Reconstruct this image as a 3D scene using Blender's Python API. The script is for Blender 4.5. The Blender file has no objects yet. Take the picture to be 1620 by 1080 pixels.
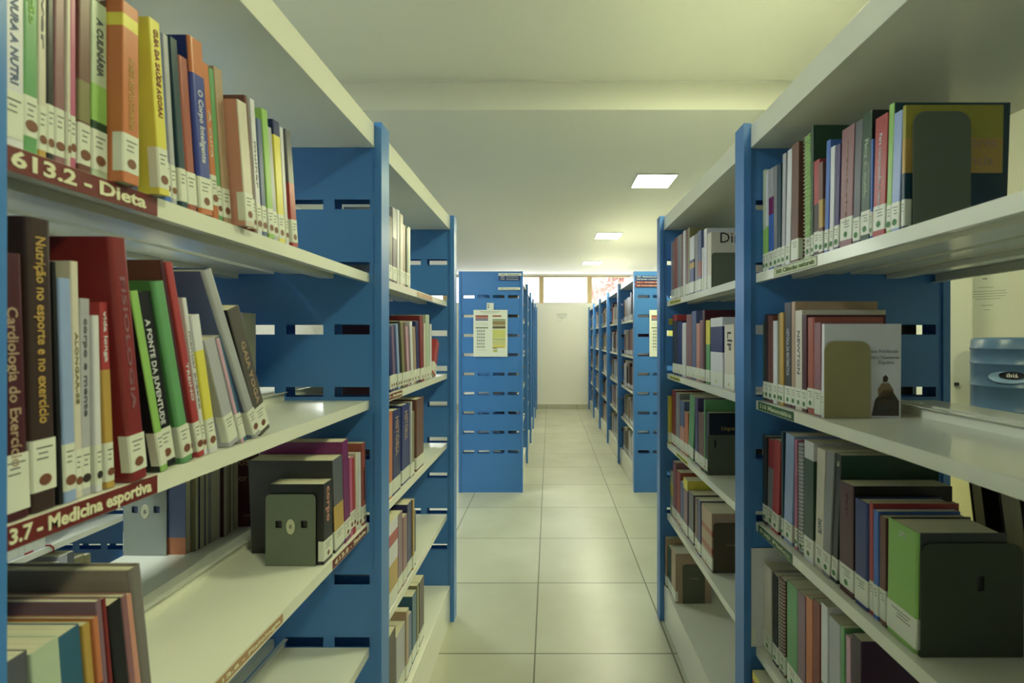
import bpy, bmesh, math, random
from mathutils import Matrix, Vector
random.seed(7)
R = math.radians
F = 744.0            # focal length in pixels of the 1620 x 1080 frame
VX, VY, EYE = 869.3, 534.5, 1.397

# ------------------------------------------------------------------ camera
sc = bpy.context.scene
col = sc.collection
cam_d = bpy.data.cameras.new('camera'); cam = bpy.data.objects.new('camera', cam_d); col.objects.link(cam)
cam.location = (0, 0, EYE); cam.rotation_euler = (R(90), 0, 0)
cam_d.sensor_fit = 'HORIZONTAL'; cam_d.sensor_width = 36.0
cam_d.lens = F * 36.0 / 1620.0
cam_d.shift_x = (810 - VX) / 1620.0
cam_d.shift_y = -(540 - VY) / 1620.0
cam_d.clip_start = 0.02; cam_d.clip_end = 200
cam_d.dof.use_dof = True; cam_d.dof.focus_distance = 3.0; cam_d.dof.aperture_fstop = 6.5
sc.camera = cam

# ------------------------------------------------------------------ world, exposure
w = bpy.data.worlds.new('sky'); sc.world = w; w.use_nodes = True
bg = w.node_tree.nodes['Background']
bg.inputs['Color'].default_value = (0.93, 0.97, 1.0, 1); bg.inputs['Strength'].default_value = 1.5
vs = sc.view_settings
vs.view_transform = 'Standard'; vs.look = 'None'; vs.gamma = 1.0; vs.use_curve_mapping = False
vs.exposure = 1.72
LAMP = (0.965, 1.0, 0.565); LAMP_COOL = (0.91, 1.0, 0.87); LAMP_WARM = (0.98, 0.99, 0.66)
LAMPS = [  # x, y, ceiling height, colour, strength
    (0.817, 3.69, 2.635, LAMP, 24), (0.718, 5.76, 2.655, LAMP_WARM, 29), (0.713, 7.83, 2.655, LAMP_WARM, 33),
    (0.85, 1.62, 2.79, LAMP, 26), (0.85, -0.45, 2.79, LAMP, 32),
    (-1.65, 0.55, 2.79, LAMP_COOL, 40), (-1.65, 3.69, 2.635, LAMP_COOL, 24), (-3.6, 0.55, 2.79, LAMP_COOL, 24),  # the last two are unseen lamps, added to light the left aisles
    (-3.0, 6.5, 2.655, LAMP_COOL, 36),  # unseen lamp added to light the far left side
    (3.1, 1.4, 2.79, LAMP, 5),  # unseen lamp added to brighten the wall by the dispenser
]

# ------------------------------------------------------------------ helpers
def lin(c):
    c = c / 255.0
    return c / 12.92 if c <= 0.04045 else ((c + 0.055) / 1.055) ** 2.4
def L3(c): return tuple(lin(v) for v in c)

MATS = {}
def mat(name, rgb, rough=0.5, spec=0.5, noise=0.06, nscale=30, bump=0.0, metal=0.0, coat=0.0, emit=None):
    key = (name, tuple(round(v, 3) for v in rgb), rough)
    if key in MATS: return MATS[key]
    m = bpy.data.materials.new(name); m.use_nodes = True
    nt = m.node_tree; b = nt.nodes['Principled BSDF']
    b.inputs['Roughness'].default_value = rough; b.inputs['Metallic'].default_value = metal
    b.inputs['Specular IOR Level'].default_value = spec
    b.inputs['Coat Weight'].default_value = coat
    tc = nt.nodes.new('ShaderNodeTexCoord'); n = nt.nodes.new('ShaderNodeTexNoise')
    n.inputs['Scale'].default_value = nscale; n.inputs['Detail'].default_value = 3
    nt.links.new(tc.outputs['Object'], n.inputs['Vector'])
    mix = nt.nodes.new('ShaderNodeMix'); mix.data_type = 'RGBA'
    mix.inputs['A'].default_value = (*[v * (1 - noise) for v in rgb], 1)
    mix.inputs['B'].default_value = (*[min(1, v * (1 + noise)) for v in rgb], 1)
    nt.links.new(n.outputs['Fac'], mix.inputs['Factor'])
    nt.links.new(mix.outputs['Result'], b.inputs['Base Color'])
    if bump:
        bp = nt.nodes.new('ShaderNodeBump'); bp.inputs['Strength'].default_value = bump; bp.inputs['Distance'].default_value = 0.002
        nt.links.new(n.outputs['Fac'], bp.inputs['Height']); nt.links.new(bp.outputs['Normal'], b.inputs['Normal'])
    if emit:
        b.inputs['Emission Color'].default_value = (*emit[0], 1); b.inputs['Emission Strength'].default_value = emit[1]
    MATS[key] = m
    return m

def box(bm, x0, x1, y0, y1, z0, z1, mi=0):
    vs_ = [bm.verts.new((x, y, z)) for x in (x0, x1) for y in (y0, y1) for z in (z0, z1)]
    fs = []
    for q in ((0, 1, 3, 2), (4, 6, 7, 5), (0, 4, 5, 1), (2, 3, 7, 6), (0, 2, 6, 4), (1, 5, 7, 3)):
        f = bm.faces.new([vs_[i] for i in q]); f.material_index = mi; fs.append(f)
    return fs
def quad(bm, pts, mi=0):
    f = bm.faces.new([bm.verts.new(p) for p in pts]); f.material_index = mi; return f

def link(name, bm, mats, parent=None, loc=None, bevel=0, smooth=False, solid=0):
    me = bpy.data.meshes.new(name)
    bmesh.ops.recalc_face_normals(bm, faces=bm.faces[:])
    bm.to_mesh(me); bm.free()
    if not isinstance(mats, (list, tuple)): mats = [mats]
    for m in mats: me.materials.append(m)
    o = bpy.data.objects.new(name, me); col.objects.link(o)
    if parent is not None: o.parent = parent
    if loc is not None: o.location = loc
    if smooth:
        for p in me.polygons: p.use_smooth = True
    if solid:
        md = o.modifiers.new('thickness', 'SOLIDIFY'); md.thickness = solid; md.offset = 0
    if bevel:
        md = o.modifiers.new('edges', 'BEVEL'); md.width = bevel; md.segments = 2; md.limit_method = 'ANGLE'
        md.angle_limit = R(40)
    return o
def thing(name, label, cat, loc=(0, 0, 0), group=None):
    o = bpy.data.objects.new(name, None); col.objects.link(o); o.location = loc
    o.empty_display_size = 0.05
    o['label'] = label; o['category'] = cat
    if group: o['group'] = group
    return o
def tag(o, label, cat, group=None, kind=None):
    o['label'] = label; o['category'] = cat
    if group: o['group'] = group
    if kind: o['kind'] = kind
    return o
def struct(name, bm, m, **k):
    o = link(name, bm, m, **k); o['kind'] = 'structure'; return o
def setmi(bm, n0, mi):
    bm.faces.ensure_lookup_table()
    for f in bm.faces[n0:]: f.material_index = mi

def text_into(bm, s, M, size, mi, fit=None, bold=0.0, depth=0.0004):
    """adds lettering to a bmesh; the text runs along +x of M, its face looks along +z of M; fit = largest length"""
    cu = bpy.data.curves.new('t', 'FONT'); cu.body = s; cu.size = size; cu.align_x = 'LEFT'; cu.align_y = 'CENTER'
    cu.extrude = depth; cu.offset = bold * size; cu.resolution_u = 2
    ob = bpy.data.objects.new('t', cu); col.objects.link(ob)
    dg = bpy.context.evaluated_depsgraph_get(); dg.update()
    me = bpy.data.meshes.new_from_object(ob.evaluated_get(dg))
    xs = [v.co.x for v in me.vertices] or [0]
    wd = max(xs)
    k = 1.0 if not fit else fit / max(wd, 1e-6)
    me.transform(Matrix.Diagonal((k, 1, 1, 1))); me.transform(M)
    n0 = len(bm.faces); bm.from_mesh(me); setmi(bm, n0, mi)
    bpy.data.objects.remove(ob); bpy.data.curves.remove(cu); bpy.data.meshes.remove(me)
    return wd * k
def frame(o, ax, ay, az):
    return Matrix(((ax[0], ay[0], az[0], o[0]), (ax[1], ay[1], az[1], o[1]), (ax[2], ay[2], az[2], o[2]), (0, 0, 0, 1)))
def tube(bm, pts, r, n=8, mi=0, closed=False):
    rings = []
    for i, p in enumerate(pts):
        a = Vector(pts[(i + 1) % len(pts)] if (closed or i < len(pts) - 1) else p) - Vector(pts[i - 1] if (closed or i > 0) else p)
        a.normalize(); u = a.orthogonal().normalized(); v = a.cross(u)
        rings.append([bm.verts.new(Vector(p) + r * (math.cos(2 * math.pi * k / n) * u + math.sin(2 * math.pi * k / n) * v)) for k in range(n)])
    for i in range(len(rings) - 1):
        for k in range(n):
            f = bm.faces.new((rings[i][k], rings[i][(k + 1) % n], rings[i + 1][(k + 1) % n], rings[i + 1][k])); f.material_index = mi
def lathe(bm, prof, cx, cy, n=40, mi=0):
    rings = [[bm.verts.new((cx + r * math.cos(2 * math.pi * k / n), cy + r * math.sin(2 * math.pi * k / n), z)) for k in range(n)] for r, z in prof]
    for i in range(len(rings) - 1):
        for k in range(n):
            f = bm.faces.new((rings[i][k], rings[i][(k + 1) % n], rings[i + 1][(k + 1) % n], rings[i + 1][k])); f.material_index = mi
    bm.faces.new(rings[0][::-1]).material_index = mi; bm.faces.new(rings[-1]).material_index = mi
def flat_shape(name, outer, holes, thick, M, m, parent=None):
    """plate cut from a 2D outline with holes"""
    cu = bpy.data.curves.new('c', 'CURVE'); cu.dimensions = '2D'; cu.fill_mode = 'BOTH'; cu.extrude = thick / 2
    for pts in [outer] + holes:
        s = cu.splines.new('POLY'); s.points.add(len(pts) - 1); s.use_cyclic_u = True
        for i, p in enumerate(pts): s.points[i].co = (p[0], p[1], 0, 1)
    ob = bpy.data.objects.new('c', cu); col.objects.link(ob)
    dg = bpy.context.evaluated_depsgraph_get(); dg.update()
    me = bpy.data.meshes.new_from_object(ob.evaluated_get(dg)); me.name = name
    bpy.data.objects.remove(ob); bpy.data.curves.remove(cu)
    me.transform(M); me.materials.clear(); me.materials.append(m)
    for p in me.polygons: p.material_index = 0
    o = bpy.data.objects.new(name, me); col.objects.link(o); o.parent = parent
    return o
def rrect(x0, x1, z0, z1, r, r2=None, n=5):
    r2 = r if r2 is None else r2      # r: top corners, r2: bottom corners
    pts = []
    for cx, cz, rr, a0 in ((x1 - r, z1 - r, r, 0), (x0 + r, z1 - r, r, 90), (x0 + r2, z0 + r2, r2, 180), (x1 - r2, z0 + r2, r2, 270)):
        for i in range(n + 1):
            a = R(a0 + 90 * i / n); pts.append((cx + rr * math.cos(a), cz + rr * math.sin(a)))
    return pts

# ------------------------------------------------------------------ materials
M_WALL = mat('wall_paint', (0.80, 0.80, 0.74), 0.6, 0.3, 0.015, 3)
M_CEIL = mat('ceiling_paint', (0.80, 0.80, 0.74), 0.7, 0.2, 0.02, 0.8)
M_BLUE = mat('blue_enamel', (0.062, 0.212, 0.58), 0.32, 0.5, 0.04, 6, 0.02)
M_SHELF = mat('white_enamel', (0.78, 0.79, 0.72), 0.19, 0.6, 0.02, 5, 0.0)
M_BEIGE = mat('window_frame_paint', (0.55, 0.42, 0.22), 0.5)
M_PAPER = mat('white_paper', (0.78, 0.80, 0.74), 0.5, 0.4, 0.02)
M_PRINT = mat('grey_print', (0.12, 0.12, 0.12), 0.7)
M_DARKDOT = mat('dark_sticker', (0.04, 0.03, 0.03), 0.4)
M_GREY = mat('grey_metal', (0.145, 0.175, 0.135), 0.42, 0.5, 0.03)
M_RED = mat('maroon_label', (0.15, 0.018, 0.018), 0.45)
M_CREAM = mat('cream_lettering', (0.75, 0.73, 0.55), 0.6)

def mat_floor():
    m = bpy.data.materials.new('floor_tiles'); m.use_nodes = True; nt = m.node_tree; b = nt.nodes['Principled BSDF']
    tc = nt.nodes.new('ShaderNodeTexCoord'); mp = nt.nodes.new('ShaderNodeMapping')
    mp.inputs['Location'].default_value = (0.064, -2.083 + 0.6 * 10, 0)
    nt.links.new(tc.outputs['Object'], mp.inputs['Vector'])
    br = nt.nodes.new('ShaderNodeTexBrick'); br.offset = 0; br.squash = 1
    for k, v in (('Scale', 1.0), ('Mortar Size', 0.0035), ('Mortar Smooth', 0.1), ('Bias', 0.0), ('Brick Width', 0.61), ('Row Height', 0.6)):
        br.inputs[k].default_value = v
    br.inputs['Color1'].default_value = (0.50, 0.51, 0.42, 1); br.inputs['Color2'].default_value = (0.56, 0.57, 0.47, 1)
    br.inputs['Mortar'].default_value = (0.16, 0.15, 0.10, 1)
    nt.links.new(mp.outputs['Vector'], br.inputs['Vector'])
    n = nt.nodes.new('ShaderNodeTexNoise'); n.inputs['Scale'].default_value = 2.2; n.inputs['Detail'].default_value = 5
    nt.links.new(tc.outputs['Object'], n.inputs['Vector'])
    rp = nt.nodes.new('ShaderNodeValToRGB'); rp.color_ramp.elements[0].position = 0.3; rp.color_ramp.elements[1].position = 0.75
    rp.color_ramp.elements[0].color = (0.80, 0.79, 0.75, 1); rp.color_ramp.elements[1].color = (1, 1, 1, 1)
    nt.links.new(n.outputs['Fac'], rp.inputs['Fac'])
    mx = nt.nodes.new('ShaderNodeMix'); mx.data_type = 'RGBA'; mx.blend_type = 'MULTIPLY'; mx.inputs['Factor'].default_value = 1
    nt.links.new(br.outputs['Color'], mx.inputs['A']); nt.links.new(rp.outputs['Color'], mx.inputs['B'])
    nt.links.new(mx.outputs['Result'], b.inputs['Base Color'])
    b.inputs['Roughness'].default_value = 0.30; b.inputs['Specular IOR Level'].default_value = 0.5
    bp = nt.nodes.new('ShaderNodeBump'); bp.inputs['Strength'].default_value = 0.3; bp.inputs['Distance'].default_value = 0.002; bp.invert = True
    nt.links.new(br.outputs['Fac'], bp.inputs['Height']); nt.links.new(bp.outputs['Normal'], b.inputs['Normal'])
    return m
M_FLOOR = mat_floor()
def mat_pages():
    m = bpy.data.materials.new('page_block'); m.use_nodes = True; nt = m.node_tree; b = nt.nodes['Principled BSDF']
    tc = nt.nodes.new('ShaderNodeTexCoord'); mp = nt.nodes.new('ShaderNodeMapping'); mp.inputs['Scale'].default_value = (3, 900, 3)
    n = nt.nodes.new('ShaderNodeTexNoise'); n.inputs['Scale'].default_value = 1; n.inputs['Detail'].default_value = 2
    nt.links.new(tc.outputs['Object'], mp.inputs['Vector']); nt.links.new(mp.outputs['Vector'], n.inputs['Vector'])
    rp = nt.nodes.new('ShaderNodeValToRGB')
    rp.color_ramp.elements[0].color = (0.50, 0.47, 0.34, 1); rp.color_ramp.elements[1].color = (0.74, 0.72, 0.58, 1)
    nt.links.new(n.outputs['Fac'], rp.inputs['Fac']); nt.links.new(rp.outputs['Color'], b.inputs['Base Color'])
    b.inputs['Roughness'].default_value = 0.8
    return m
M_PAGES = mat_pages()
def mat_glass():
    m = bpy.data.materials.new('window_glass'); m.use_nodes = True; nt = m.node_tree; nt.nodes.clear()
    o = nt.nodes.new('ShaderNodeOutputMaterial'); t = nt.nodes.new('ShaderNodeBsdfTransparent'); g = nt.nodes.new('ShaderNodeBsdfGlossy')
    g.inputs['Roughness'].default_value = 0.03; x = nt.nodes.new('ShaderNodeMixShader'); x.inputs[0].default_value = 0.06
    nt.links.new(t.outputs[0], x.inputs[1]); nt.links.new(g.outputs[0], x.inputs[2]); nt.links.new(x.outputs[0], o.inputs[0])
    return m
M_GLASS = mat_glass()

# ------------------------------------------------------------------ room shell
XL, XR, YB, YF = -4.6, 3.9, -3.2, 9.30
SX = 1.83          # the return of the right wall
SY = 2.28
def slab(name, x0, x1, y0, y1, z0, z1, m, **k):
    bm = bmesh.new(); box(bm, x0, x1, y0, y1, z0, z1); return struct(name, bm, m, **k)
slab('floor', XL - .1, XR + .1, YB - .1, YF + .1, -0.1, 0, M_FLOOR)
bm = bmesh.new()
box(bm, XL, XR, YB, 2.552, 2.79, 2.95); box(bm, XL, XR, 2.552, 4.65, 2.635, 2.95); box(bm, XL, XR, 4.65, YF, 2.655, 2.95)
struct('ceiling', bm, M_CEIL)
slab('trim_1', XL, XR, 2.540, 2.552, 2.781, 2.79, M_CEIL)
slab('wall_left', XL - .1, XL, YB, YF, 0, 2.95, M_WALL)
slab('wall_back', XL - .1, XR + .1, YB - .1, YB, 0, 2.95, M_WALL)
slab('wall_right', XR, XR + .1, YB, SY, 0, 2.95, M_WALL)
bm = bmesh.new()
box(bm, 1.83, 1.978, 2.20, SY + .12, 0, 2.79); box(bm, 1.978, XR, SY, SY + .12, 0, 2.79); box(bm, 1.83, 1.95, SY + .12, YF, 0, 2.70)
struct('wall_front', bm, M_WALL)
slab('trim_2', 1.978, 1.993, SY - .012, SY, 0, 2.79, mat('joint_strip', (0.42, 0.42, 0.36), .6))
bm = bmesh.new(); WZ0, WZ1 = 2.087, 2.625
box(bm, XL, 1.95, YF, YF + .15, 0, WZ0); box(bm, XL, 1.95, YF, YF + .15, WZ1, 2.95)
struct('wall_far', bm, M_WALL)
slab('baseboard_far', XL, 1.83, YF - .012, YF, 0, 0.088, M_FLOOR)
xm = [-.16 + .955 * k for k in range(-4, 3)]
for i in range(len(xm) - 1):
    a, b_ = xm[i], xm[i + 1]
    bm = bmesh.new()
    for q in ((a, a + .046, WZ0, WZ1), (b_ - .046, b_, WZ0, WZ1), (a + .046, b_ - .046, WZ0, WZ0 + .014), (a + .046, b_ - .046, WZ1 - .026, WZ1)):
        box(bm, q[0], q[1], YF + .02, YF + .07, q[2], q[3])
    o = struct('window_%d' % (i + 1), bm, M_BEIGE)
    bm = bmesh.new(); box(bm, a + .046, b_ - .046, YF + .042, YF + .047, WZ0 + .014, WZ1 - .026)
    link('pane', bm, M_GLASS, o)

# ------------------------------------------------------------------ ceiling lights
M_LF = mat('lamp_frame', (0.8, 0.8, 0.78), 0.4)
wh = ['ceiling light nearest the beam, right of the aisle', 'ceiling light in the middle of the visible three', 'ceiling light farthest away by the windows',
      'ceiling light on the raised ceiling over the near aisle', 'ceiling light above the camera', 'ceiling light over the aisle left of the near shelves',
      'ceiling light added out of view left of the blue end panels', 'ceiling light added out of view by the left wall', 'ceiling light added out of view over the far left corner', 'ceiling light added out of view by the water dispenser', 'ceiling light near the back wall']
LAMPM = {}
for i, (x, y, z, c, s) in enumerate(LAMPS):
    t = thing('ceiling_light', 'small square white ' + wh[i], 'light', (x, y, z), 'square ceiling lights')
    bm = bmesh.new(); e = .147
    for q in ((-e - .01, e + .01, -e - .01, -e), (-e - .01, e + .01, e, e + .01), (-e - .01, -e, -e, e), (e, e + .01, -e, e)):
        box(bm, q[0], q[1], q[2], q[3], -.012, 0)
    link('frame', bm, M_LF, t)
    bm = bmesh.new(); box(bm, -e, e, -e, e, -.009, -.001)
    key = (c, s)
    if key not in LAMPM:
        LAMPM[key] = mat('lamp_diffuser_%d' % len(LAMPM), (0.8, 0.8, 0.8), .5, emit=(c, s))
    link('diffuser', bm, LAMPM[key], t)

# ------------------------------------------------------------------ bookcases
W = 0.58
SLOTS = [1.772 - .1755 * k for k in range(9)]
LV = [1.578, 1.222, 0.880, 0.529]; BASE = 0.177; CAN = (1.931, 1.994)
def plate_bm(x0, y):
    """slotted sheet, x0 = low-x edge"""
    bm = bmesh.new()
    xs = [x0 + .02]
    for k in range(4): xs += [x0 + .036 + .1365 * k, x0 + .036 + .1365 * k + .105 - (.006 if k == 3 else 0)]
    xs.append(x0 + W - .02)
    zs = [0.0]
    for z in SLOTS[::-1]: zs += [z - .014, z + .014]
    zs.append(1.998)
    V = [[bm.verts.new((x, y, z)) for z in zs] for x in xs]
    for i in range(len(xs) - 1):
        for j in range(len(zs) - 1):
            if i % 2 == 1 and j % 2 == 1: continue
            bm.faces.new((V[i][j], V[i + 1][j], V[i + 1][j + 1], V[i][j + 1]))
    return bm
def side_panel(parent, x0, y, d=.062):
    bm = plate_bm(x0, y + .008)
    a = bmesh.new(); me = bpy.data.meshes.new('p'); plate_bm_ = plate_bm(x0, y + d - .006); plate_bm_.to_mesh(me); bm.from_mesh(me); plate_bm_.free(); bpy.data.meshes.remove(me); a.free()
    ex = bmesh.ops.extrude_face_region(bm, geom=bm.faces[:])
    bmesh.ops.translate(bm, verts=[g for g in ex['geom'] if isinstance(g, bmesh.types.BMVert)], vec=(0, -.0015, 0))
    for xa in (x0, x0 + W - .02):
        n0 = len(bm.faces)
        box(bm, xa, xa + .02, y, y + d, 0, 2.0)
    box(bm, x0 + .02, x0 + W - .02, y + .0065, y + d - .006, 1.997, 1.9995)
    return link('side_panel', bm, M_BLUE, parent)
def shelf(parent, xf, s, y0, y1, z, depth=.240):
    """one shelf tray; xf = front edge, s = +1 when it reaches towards +x"""
    bm = bmesh.new(); a, b_ = xf, xf + s * depth
    def bx(p, q, *r): box(bm, min(p, q), max(p, q), *r)
    bx(a, b_, y0, y1, z - .0015, z)                       # tray
    bx(a, a + s * .0015, y0, y1, z - .025, z - .0015)     # front lip
    bx(a + s * .0015, a + s * .014, y0, y1, z - .025, z - .0235)
    bx(b_ - s * .0015, b_, y0, y1, z, z + .024)            # raised back lip
    bx(b_ - s * .012, b_ - s * .0015, y0, y1, z + .0225, z + .024)
    bx(a + s * .10, a + s * .14, y0, y1, z - .014, z - .0015)   # stiffener
    return link('shelf', bm, M_SHELF, parent)
def bookcase(name_label, x0, ys, levels=LV, both=True, base=True):
    t = thing('bookcase', name_label, 'bookcase', (x0 + W / 2, (ys[0] + ys[-1]) / 2, 0))
    ox, oy = t.location.x, t.location.y
    root = {}
    for y in ys: side_panel(t, x0 - ox, y - oy)
    for i in range(len(ys) - 1):
        a, b_ = ys[i] + .0625 - oy, ys[i + 1] - .0005 + .006 - oy
        for z in levels:
            for s in (1, -1):
                xf = (x0 + .0365 if s == 1 else x0 + W - .0365) - ox
                root[(i, z, s)] = shelf(t, xf, s, a, b_, z)
        bm = bmesh.new(); box(bm, x0 + .0205 - ox, x0 + W - .0205 - ox, a, b_, CAN[0], CAN[1])
        link('canopy', bm, M_SHELF, t, bevel=.0012)
        bm = bmesh.new()
        box(bm, x0 + .0205 - ox, x0 + W - .0205 - ox, a, b_, BASE - .03, BASE)
        box(bm, x0 + .0205 - ox, x0 + .024 - ox, a, b_, 0, BASE - .03)
        box(bm, x0 + W - .024 - ox, x0 + W - .0205 - ox, a, b_, 0, BASE - .03)
        link('base', bm, M_SHELF, t, bevel=.001)
    root['t'] = t; root['o'] = (ox, oy)
    return root
XA = -0.4694; XB = 0.5457
YA, YB2 = 1.314, 2.314
NL = bookcase('near blue and white double-sided bookcase left of the aisle, with the Dieta shelf', XA - W, [0.345, YA, YB2])
NR = bookcase('near blue and white double-sided bookcase right of the aisle, with the natural sciences shelf', XB, [0.30, YA + .006, YB2 + .01])
FL = bookcase('far blue bookcase row left of the aisle, with a notice sheet on its end', -0.2416 - W, [4.25 + k for k in range(6)][:5] + [9.21])
FR = bookcase('far blue bookcase row right of the aisle, full of books down to the wall', 0.765, [4.25 + k for k in range(6)][:5] + [9.21])
NX = bookcase('blue bookcase one aisle further left, seen through the lower near left shelves', XA - W - 1.0 - W, [0.345, YA, YB2])

# ------------------------------------------------------------------ shelf-edge label strips (sub-parts of a shelf)
def strip(case, key, s, y0, y1, text, bgm, fgm, h=.021, zoff=-.0125, size=.016, bold=.02, outline=None, fit=None, mirror=False, name='label_strip'):
    """s=+1: edge looks towards +x (left row), s=-1: edge looks towards -x (right row)"""
    ox, oy = case['o']; sh = case[key]; z = key[1] + zoff
    xf = (XA - .0365 if s == 1 else XB + .0365) - ox
    bm = bmesh.new(); x0, x1 = (xf + .0002, xf + .0009) if s == 1 else (xf - .0009, xf - .0002)
    box(bm, x0, x1, y0 - oy, y1 - oy, z - h / 2, z + h / 2, 0)
    fx = x1 if s == 1 else x0
    if outline:
        for q in ((y0, y1, z + h / 2 - .0015, z + h / 2), (y0, y1, z - h / 2, z - h / 2 + .0015), (y0, y0 + .0015, z - h / 2, z + h / 2), (y1 - .0015, y1, z - h / 2, z + h / 2)):
            a = (fx, fx + .0003) if s == 1 else (fx - .0003, fx)
            box(bm, a[0], a[1], q[0] - oy, q[1] - oy, q[2], q[3], 1)
    L = (y1 - y0)
    if s == 1:
        Mx = frame((fx + .0004, y0 - oy + L * .05, z), (0, 1, 0), (0, 0, 1), (1, 0, 0))
    else:
        Mx = frame((fx - .0004, y1 - oy - L * .05, z), (0, -1, 0), (0, 0, 1), (-1, 0, 0))
    text_into(bm, text, Mx, size, 1, fit=fit or L * .9, bold=bold)
    return link(name, bm, [bgm, fgm], sh)
def yL(px, x=.5059): return F * x / (VX - px)
def yR(px, x=.5822): return F * x / (px - VX)
z0, z1, z2, z3 = LV
strip(NL, (0, z0, -1), 1, yL(-3), yL(248), '613.2 - Dieta', M_RED, M_CREAM, h=.024, size=.021, bold=.03, fit=.172 * .86)
strip(NL, (0, z1, -1), 1, .413, yL(248), '613.7 - Medicina esportiva', M_RED, M_CREAM, h=.023, size=.020, bold=.03)
strip(NL, (0, z2, -1), 1, yL(330), yL(447), '612.6 - Fisiologia', mat('faded_label', (.42, .25, .15), .5), M_CREAM, h=.016, size=.0085)
strip(NL, (0, z2, -1), 1, yL(526), yL(580), '613.8 - Saúde', M_RED, M_CREAM, h=.021, size=.015)
strip(NL, (1, z1, -1), 1, 1.45, yL(636), '614 - Medicina', M_RED, M_CREAM, h=.018, size=.013)
strip(NL, (1, z0, -1), 1, yL(660), yL(684), '615', mat('pinkish_label', (.55, .35, .25), .5), M_CREAM, h=.018, size=.012, fit=.05)
M_GREENLAB = mat('green_label', (.02, .10, .03), .4); M_OLIVE = mat('olive_lettering', (.10, .16, .05), .6)
M_LGREEN = mat('pale_green_label', (.55, .60, .42), .4)
strip(NR, (0, z0, 1), -1, yR(1293), yR(1225), '500 Ciências naturais', M_LGREEN, M_OLIVE, h=.021, size=.015, outline=True)
strip(NR, (0, z1, 1), -1, yR(1256), 1.31, '510 Matemática', M_GREENLAB, M_LGREEN, h=.022, size=.016)
strip(NR, (0, z2, 1), -1, yR(1254), 1.31, '530 Física', M_GREENLAB, M_LGREEN, h=.022, size=.013)
M_YEL = mat('yellow_label', (.50, .46, .06), .4)
for z, px0, px1 in ((z0, 1060, 1077), (z1, 1060, 1076), (z2, 1070, 1088)):
    strip(NR, (1, z, 1), -1, yR(px1), min(yR(px0), 2.31), {z0: '400 Línguas', z1: '410 Linguística', z2: '469 Português'}[z], M_YEL, M_OLIVE, h=.017, size=.011)

# ------------------------------------------------------------------ books
PAL = {  # name: colour as seen under full light in the photo
    'white': (196, 200, 168), 'cream': (192, 188, 140), 'black': (24, 26, 22), 'charcoal': (52, 54, 46), 'grey': (125, 128, 108),
    'pale grey': (160, 164, 140), 'dark grey': (80, 84, 74), 'blue': (50, 100, 150), 'navy': (28, 38, 78), 'dark blue': (36, 52, 92), 'royal blue': (44, 62, 120),
    'pale blue': (130, 156, 165), 'slate': (78, 96, 112), 'teal': (38, 92, 98), 'dark teal': (22, 58, 58), 'green': (84, 150, 74),
    'dark green': (30, 66, 36), 'lime green': (128, 180, 62), 'pale green': (165, 185, 128), 'olive': (120, 118, 62), 'yellow': (205, 198, 30),
    'mustard': (175, 142, 42), 'orange': (186, 106, 44), 'salmon': (190, 132, 92), 'terracotta': (150, 74, 48), 'red': (160, 48, 42),
    'dark red': (122, 32, 28), 'maroon': (70, 26, 28), 'dark brown': (56, 40, 28), 'brown': (104, 66, 44), 'mauve': (122, 92, 88),
    'pink': (176, 84, 100), 'pale pink': (190, 150, 140), 'magenta': (110, 22, 74), 'purple': (62, 50, 86), 'plum': (52, 22, 44),
    'tan': (160, 136, 88), 'rose brown': (132, 88, 78),
}
REFW = L3((200, 204, 160))
def alb(c):
    c = PAL[c] if isinstance(c, str) else c
    q = [min(.86, lin(v) / r * .72) for v, r in zip(c, REFW)]
    g = .3 * q[0] + .6 * q[1] + .1 * q[2]
    return tuple(v * .86 + g * .14 for v in q)
def cmat(c): return mat('book_cover', alb(c), 0.30, 0.5, 0.05, 60)

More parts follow.
